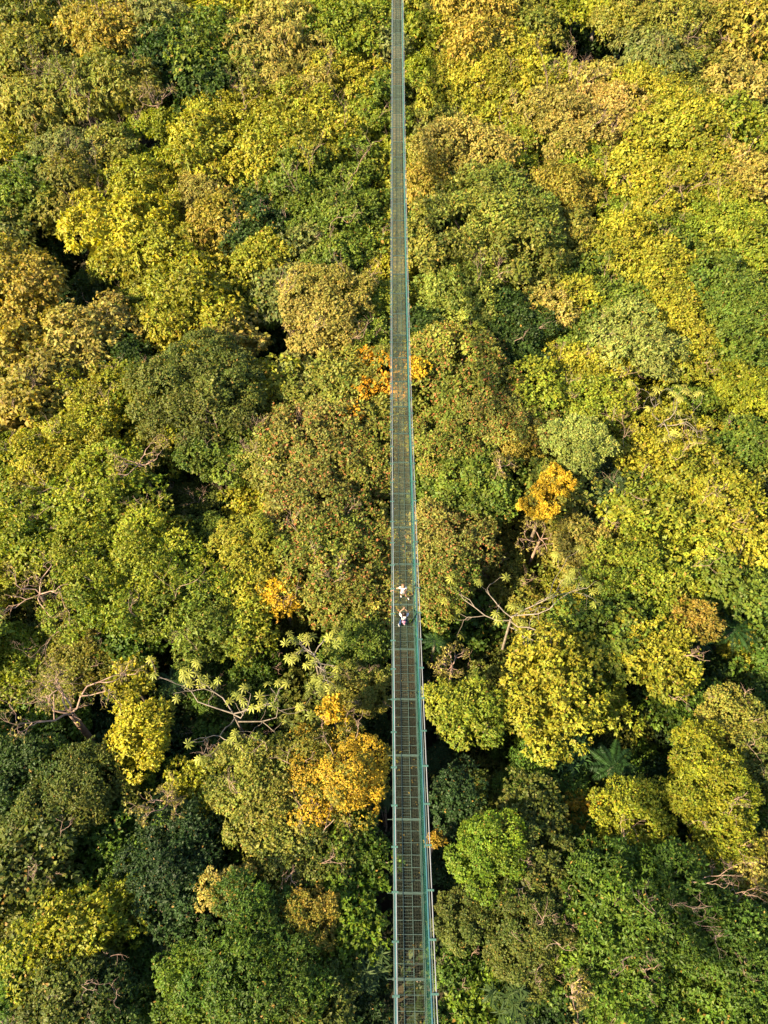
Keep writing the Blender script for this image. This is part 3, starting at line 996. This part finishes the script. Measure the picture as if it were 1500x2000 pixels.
# deep hollows in the canopy: trees standing in them are low
HOLLOWS = [(125, 530, 85), (250, 215, 36), (378, 432, 36), (1135, 85, 62), (325, 1300, 70), (990, 1490, 75), (590, 695, 42), (90, 1480, 45), (1285, 1450, 50), (1200, 440, 40), (460, 1000, 0), (430, 1150, 32), (1150, 1690, 50)]
def build_tree(px, py, rpx, hab, col, flags, label, group, dz_extra=0.0, detail=1.0):
    dz = dz_extra
    if 'd' in flags: dz -= 4.5 if col in ('da', 'de', 'dk') else 2.0
    if hab == 'C': dz += 2.6
    if 'h' in flags: dz += 0.8
    if 'H' in flags: dz += 2.2
    if 'h' not in flags and hab in SHAPE and any(math.hypot(px - hx, py - hy) < hr for hx, hy, hr in HOLLOWS): dz -= 5.5
    if hab == 'T': dz += 1.0
    if hab == 'D': dz += 3.0 if py < 1700 else 0.8
    if hab in 'KP': dz += 1.6 if 'd' in flags else -0.5
    p, t = at(px, py, dz - 1.2)
    depth = t                                        # ray is unit along the view axis
    Rw = rpx * depth / FPX * (1.0 if hab in 'CDKP' else 1.16 if 'H' in flags else 1.25)
    if hab in SHAPE and py > 1230:                    # crowns end short of the gully cleared under the bridge
        bx = 777 + (py - 100) * 0.0165 + (py - 1000) * 0.004
        Rw = min(Rw, max((abs(px - bx) - 26) * 0.84, rpx * 0.5) * depth / FPX)
    gz = float(ground_z(p[0], p[1]))
    squash = SHAPE[hab][0] if hab in SHAPE else 0.5
    cz = p[2] - gz - Rw * squash * 0.35             # crown centre above the tree's foot
    if abs(p[0]) < 2.2 and cz > 0:                   # crowns under the bridge stay below it
        cz = min(cz, float(zc(p[1])) - 3.2 - Rw * squash - gz)
    root = empty(NAME[hab], (p[0], p[1], gz))
    tag(root, label, CAT.get(hab, "tree"), group)
    ctr = np.array([0, 0, cz])
    mb = MB()
    lean = rng.normal(size=2) * 0.5
    foot = np.array([lean[0], lean[1], -0.4])
    tr = max(0.10, 0.055 * Rw + 0.05)
    if hab in SHAPE:
        V, c, C, H = crown_arrays(Rw, hab, rpx * detail, col, flags)
        V = V + ctr
        link_mesh("crown", quads_mesh("crown", V, c), LEAF, root)
        fork = np.array([0, 0, max(cz - 0.7 * H, 0.5)])
        mb.tube(bend(foot, fork, 0.0, 6, 0.02), np.linspace(tr * 1.5, tr, 6), n=8, cap=False)
        pick = rng.permutation(len(C))[:9 if hab != 'U' else 14]
        for q in pick:
            e = ctr + C[q] * 0.92
            mb.tube(bend(fork, e, 0.3), np.linspace(tr * 0.6, tr * 0.14, 5), n=5, cap=False)
        if 't' in flags or hab == 'U' or (rpx > 50 and rng.random() < 0.25):
            for q in rng.permutation(len(C))[:3 if hab == 'U' else 8]:
                o = ctr + C[q] * 0.97
                d = unit(C[q] + np.array([0, 0, 0.4]) * Rw)
                m2 = MB(); branchy(m2, o, d, Rw * rng.uniform(0.25, 0.5), 0.018 + 0.003 * Rw, 3, 0.7, None, 4, 0.25)
                m2.build("twig", PINK_BARK, root)
        mb.build("trunk", BARK if hab != 'U' else PALE_BARK, root, True)
    elif hab == 'C':
        tips = []
        fork = np.array([0, 0, cz - Rw * 0.35])
        mb.tube(bend(foot, fork, 0, 6, 0.02), np.linspace(0.15, 0.09, 6), n=8, cap=False)
        for b in range(6):
            a = b * 2.39996 + rng.uniform(-0.5, 0.5)
            st = fork + np.array([0, 0, rng.uniform(-0.3, 0.1) * Rw])
            d = np.array([math.cos(a), math.sin(a), rng.uniform(0.05, 0.5)])
            branchy(mb, st, d, Rw * rng.uniform(0.45, 0.75), 0.052, 2, 0.75, tips, 5, 0.14)
        mb.build("trunk", PALE_BARK, root, True)
        P, D = [], []
        for e, d in tips:
            for q in range(rng.integers(1, 3)):
                a = rng.uniform(0, 6.28)
                off = unit(np.array([math.cos(a), math.sin(a), rng.uniform(0.1, 0.7)])) * rng.uniform(0.15, 0.55)
                P.append(e + off); D.append(unit(off * 0.8 + np.array([0, 0, 0.7]) + rng.normal(size=3) * 0.15))
        V = star_leaf(np.array(P), np.array(D), 0.50)
        m = rng.random((len(P), 1))
        cc = (lin(PAL[col][0]) * (1 - m) + lin(PAL[col][1]) * m) * ALB * np.exp(rng.normal(size=(len(P), 1)) * 0.18)
        link_mesh("crown", quads_mesh("crown", V, np.repeat(cc, 8, 0)), LEAF, root)
    elif hab == 'D':
        fork = np.array([0, 0, max(cz - Rw * 0.5, 1.0)])
        mb.tube(bend(foot, fork, 0, 6, 0.02), np.linspace(tr * 1.3, tr * 0.8, 6), n=8, cap=False)
        tips = []
        for b in range(5):
            a = b * 6.283 / 5 + rng.uniform(-0.4, 0.4)
            d = np.array([math.cos(a), math.sin(a), 0.55])
            branchy(mb, fork, d, Rw * rng.uniform(0.5, 0.95), max(0.045, tr * 0.30), 4, 0.8, tips, 5, 0.06)
        mb.build("trunk", PINK_BARK, root, True)
        k = 3
        n = min(len(tips), 260)
        P = np.repeat(np.array([e for e, _ in tips[:n]]), k, 0)
        ax = rand_dir(n * k)
        V = leaf_quads(P, ax, rand_dir(n * k), np.full(n * k, 0.2), 0.5, 0.2)
        cc = lin((150, 140, 66)) * ALB * np.exp(rng.normal(size=(n * k, 1)) * 0.35)
        link_mesh("leaves", quads_mesh("leaves", V, cc), LEAF, root)
    elif hab == 'K':
        top = np.array([0, 0, cz])
        mb.tube(bend(foot, top, 0, 6, 0.01), np.linspace(0.16, 0.11, 6), n=8)
        mb.build("trunk", BARK, root, True)
        for b in range(10):
            a = b * 6.283 / 10 + rng.uniform(-0.16, 0.16)
            lift = rng.uniform(0.15, 0.65)
            Lf = Rw * rng.uniform(0.85, 1.15)
            t_ = np.linspace(0, 1, 26)
            h = np.array([math.cos(a), math.sin(a), 0])
            pts = top + h * (t_ * Lf)[:, None] + np.array([0, 0, 1.0]) * ((t_ * lift - t_ * t_ * (lift + 0.25)) * Lf)[:, None]
            T = unit(np.gradient(pts, axis=0))
            sd_ = unit(np.cross(T, np.array([0, 0, 1.0])))
            Ls = 0.19 * Lf * np.sin(np.clip(t_ * 1.08 + 0.10, 0, 1) * math.pi) ** 0.7
            VV = []
            for sgn in (-1, 1):
                ax = unit(sd_ * sgn + T * 0.45 - np.array([0, 0, 0.18]))
                VV.append(leaf_quads(pts, ax, np.tile([0, 0, 1.0], (26, 1)) + rng.normal(size=(26, 3)) * 0.2, Ls * rng.uniform(0.8, 1.1, 26), 0.24, 0.15))
            VV.append(leaf_quads(pts[:-1], T[:-1], np.tile([0, 0, 1.0], (25, 1)), np.full(25, Lf / 22), 0.18, 0.0))
            VV = np.concatenate(VV)
            cc = lin(PAL[col][b % 2]) * ALB * np.exp(rng.normal(size=(len(VV), 1)) * 0.1)
            link_mesh("frond", quads_mesh("frond", VV, cc), LEAF, root)
    elif hab == 'P':
        nt = int(26)
        P = np.stack([rng.normal(size=nt) * Rw * 0.42, rng.normal(size=nt) * Rw * 0.42, cz + rng.uniform(-0.35, 0.3, nt) * Rw], 1)
        for q in range(0, nt, 4):
            mb.tube(bend(foot, P[q], 0.2, 5), np.linspace(0.09, 0.04, 5), n=6, cap=False)
        mb.build("trunk", BARK, root, True)
        k = 15
        a = rng.uniform(0, 6.28, nt * k)
        ax = unit(np.stack([np.cos(a), np.sin(a), rng.uniform(-0.1, 0.9, nt * k)], 1))
        V = leaf_quads(np.repeat(P, k, 0), ax, np.tile([0, 0, 1.0], (nt * k, 1)), rng.uniform(0.5, 0.85, nt * k), 0.12 if col != 'bb' else 0.16, 0.35)
        m = rng.random((nt * k, 1))
        cc = (lin(PAL[col][0]) * (1 - m) + lin(PAL[col][1]) * m) * ALB
        link_mesh("crown", quads_mesh("crown", V, cc), LEAF, root)
    SEEN.append((px, py, rpx, hab, col))
    return root

# --- read the list, add trees for the gaps the list leaves, write the labels
rows = []
for ln in TREES.strip().splitlines():
    f = [s.strip() for s in ln.split(';')]
    q = f[0].split()
    fl = ''.join(q[5:])
    if float(q[1]) > 1440:                           # near trees take deeper greens, the dimmer light there put into leaf colour
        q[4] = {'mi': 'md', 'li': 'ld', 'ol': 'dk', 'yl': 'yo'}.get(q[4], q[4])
    rows.append([float(q[0]), float(q[1]), float(q[2]), q[3], q[4], fl, f[1] if len(f) > 1 else None, f[2] if len(f) > 2 else None])
grid = [(x, y) for y in range(-10, 2030, 34) for x in range(-25, 1540, 34)]
lr = random.Random(3)
lr.shuffle(grid)
nfill = 0
for gx, gy in grid:
    if gy > 1230 and abs(gx - 790) < 48: continue       # the dark gully under the near end of the bridge
    
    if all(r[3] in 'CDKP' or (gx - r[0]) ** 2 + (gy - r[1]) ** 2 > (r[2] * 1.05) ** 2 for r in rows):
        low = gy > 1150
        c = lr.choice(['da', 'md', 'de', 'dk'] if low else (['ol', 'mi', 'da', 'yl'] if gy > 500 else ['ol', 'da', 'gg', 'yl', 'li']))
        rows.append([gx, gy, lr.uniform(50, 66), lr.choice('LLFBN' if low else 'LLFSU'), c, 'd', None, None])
        nfill += 1
print("filled", nfill, "trees in all", len(rows))

def size_word(r):
    return "small" if r < 44 else "mid-sized" if r < 62 else "large" if r < 84 else "very large"
heroes = [r for r in rows if r[6]]
used = set(r[7] for r in rows if r[7])
def make_label(r):
    if r[7]: return r[7]
    kind = {'K': "tree fern", 'P': "palm", 'D': "leafless tree"}.get(r[3], "tree")
    d = sorted(heroes, key=lambda h: (h[0] - r[0]) ** 2 + (h[1] - r[1]) ** 2)
    def rel(h):
        dx, dy = r[0] - h[0], r[1] - h[1]
        if abs(dx) > abs(dy) * 1.2: return "beside"
        return "beyond" if dy < 0 else "in front of"
    lead = f"{size_word(r[2])} {WORD[r[4]]} {HABIT[r[3]]} {kind}"
    if 'r' in r[5]: lead = f"{WORD[r[4]]} {HABIT[r[3]]} {kind} flecked with red"
    if 'd' in r[5] and r[4] not in ('da', 'de', 'dk', 'bk'): lead = "sunken " + lead
    bx = abs(r[0] - 782 - (r[1] - 1000) * 0.018) - r[2]
    cands = []
    if bx < 30: cands.append(f"{lead} by the bridge, {rel(d[0])} the {d[0][6]}")
    for a in d[:5]:
        cands.append(f"{lead} {rel(a)} the {a[6]}")
    for a in range(5):
        for b in range(5):
            if a != b: cands.append(f"{lead} {rel(d[a])} the {d[a][6]}, {rel(d[b])} the {d[b][6]}")
    for c in cands:
        if c not in used and len(c.replace('-', ' - ').split()) <= 20 and len(c.split()) <= 16:
            used.add(c); return c
    return cands[-1]

opens = [r for r in rows if (r[3] in 'CD' and 'd' not in r[5]) or r[3] in 'KP']
for r in rows:
    lab = make_label(r)
    sink = 0.0
    if r[3] in SHAPE and 'h' not in r[5]:
        for q in opens:
            if math.hypot(q[0] - r[0], q[1] - r[1]) < q[2] * 0.95: sink = -3.5 if q[3] in 'KP' else -2.5
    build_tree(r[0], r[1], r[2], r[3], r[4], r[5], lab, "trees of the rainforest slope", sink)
# trees just outside the frame on the sun's side, whose shade falls into it
for gx, gy in ((-70, 300), (-75, 620), (-70, 900), (-80, 1250), (-75, 1500), (-75, 1750)):
    build_tree(gx, gy, 62, 'L', 'mi', '', "leafy tree standing just past the edge of the view", "trees past the edge of the view", 0, 0.7)

# ------------------------------------------------------------------ ground and undergrowth
def ground():
    xs = np.concatenate([[-3000, -900, -300], np.linspace(-130, 130, 88), [300, 900, 3000]])
    ys = np.concatenate([[-3000, -900, -200], np.linspace(-40, 260, 100), [500, 1200, 3000]])
    X, Y = np.meshgrid(xs, ys)
    Z = ground_z(np.clip(X, -130, 130), np.clip(Y, -40, 260)) - 0.3
    v = np.stack([X, Y, Z], 2).reshape(-1, 3)
    m = len(xs)
    f = [(j * m + i, j * m + i + 1, (j + 1) * m + i + 1, (j + 1) * m + i) for j in range(len(ys) - 1) for i in range(m - 1)]
    mb = MB(); mb.add(v, f)
    o = mb.build("ground", SOIL, None, True)
    tag(o, kind="structure")
ground()

def haze():
    mb = MB()
    mb.box((0, 0, 31.0), 6100, 6100, 62.0)
    lo = min(float(np.min(ground_z(np.linspace(-130, 130, 60)[None], np.linspace(-40, 260, 80)[:, None]))) - 1.3, -1.0)
    mb.v = [(x, y, lo if z < 31 else CAM_H + 2.0) for x, y, z in mb.v]
    m, t, out = new_mat("haze_air")
    p = t.nodes.new("ShaderNodeVolumePrincipled")
    p.inputs["Color"].default_value = (0.95, 0.93, 0.88, 1)
    p.inputs["Density"].default_value = HAZE
    p.inputs["Anisotropy"].default_value = 0.0
    t.links.new(p.outputs[0], out.inputs["Volume"])
    o = mb.build("haze", m)
    o["kind"] = "stuff"
HAZE = 0.0
if HAZE > 0: haze()

def undergrowth():
    nt, k = 26000, 6
    Y = rng.uniform(-14, 150, nt)
    X = rng.uniform(-1, 1, nt) * (34 + 0.36 * np.clip(Y, 0, 200))
    Z = ground_z(X, Y) + rng.uniform(0, 1, nt) ** 1.5 * 5.0
    P = np.repeat(np.stack([X, Y, Z], 1), k, 0)
    n = nt * k
    a = rng.uniform(0, 6.28, n)
    ax = unit(np.stack([np.cos(a), np.sin(a), rng.uniform(-0.1, 0.7, n)], 1))
    V = leaf_quads(P, ax, np.tile([0, 0, 1.0], (n, 1)) + rng.normal(size=(n, 3)) * 0.3, rng.uniform(0.35, 0.8, n), 0.42, 0.25)
    m = rng.random((nt, 1))
    c = (lin((50, 74, 34)) * m + lin((66, 80, 34)) * (1 - m)) * ALB
    c = np.repeat(c, k, 0) * np.exp(rng.normal(size=(n, 1)) * 0.2)
    o = link_mesh("undergrowth", quads_mesh("undergrowth", V, c), LEAF)
    tag(o, "dark leafy undergrowth filling the hollows between the trunks", "undergrowth", kind="stuff")
undergrowth()
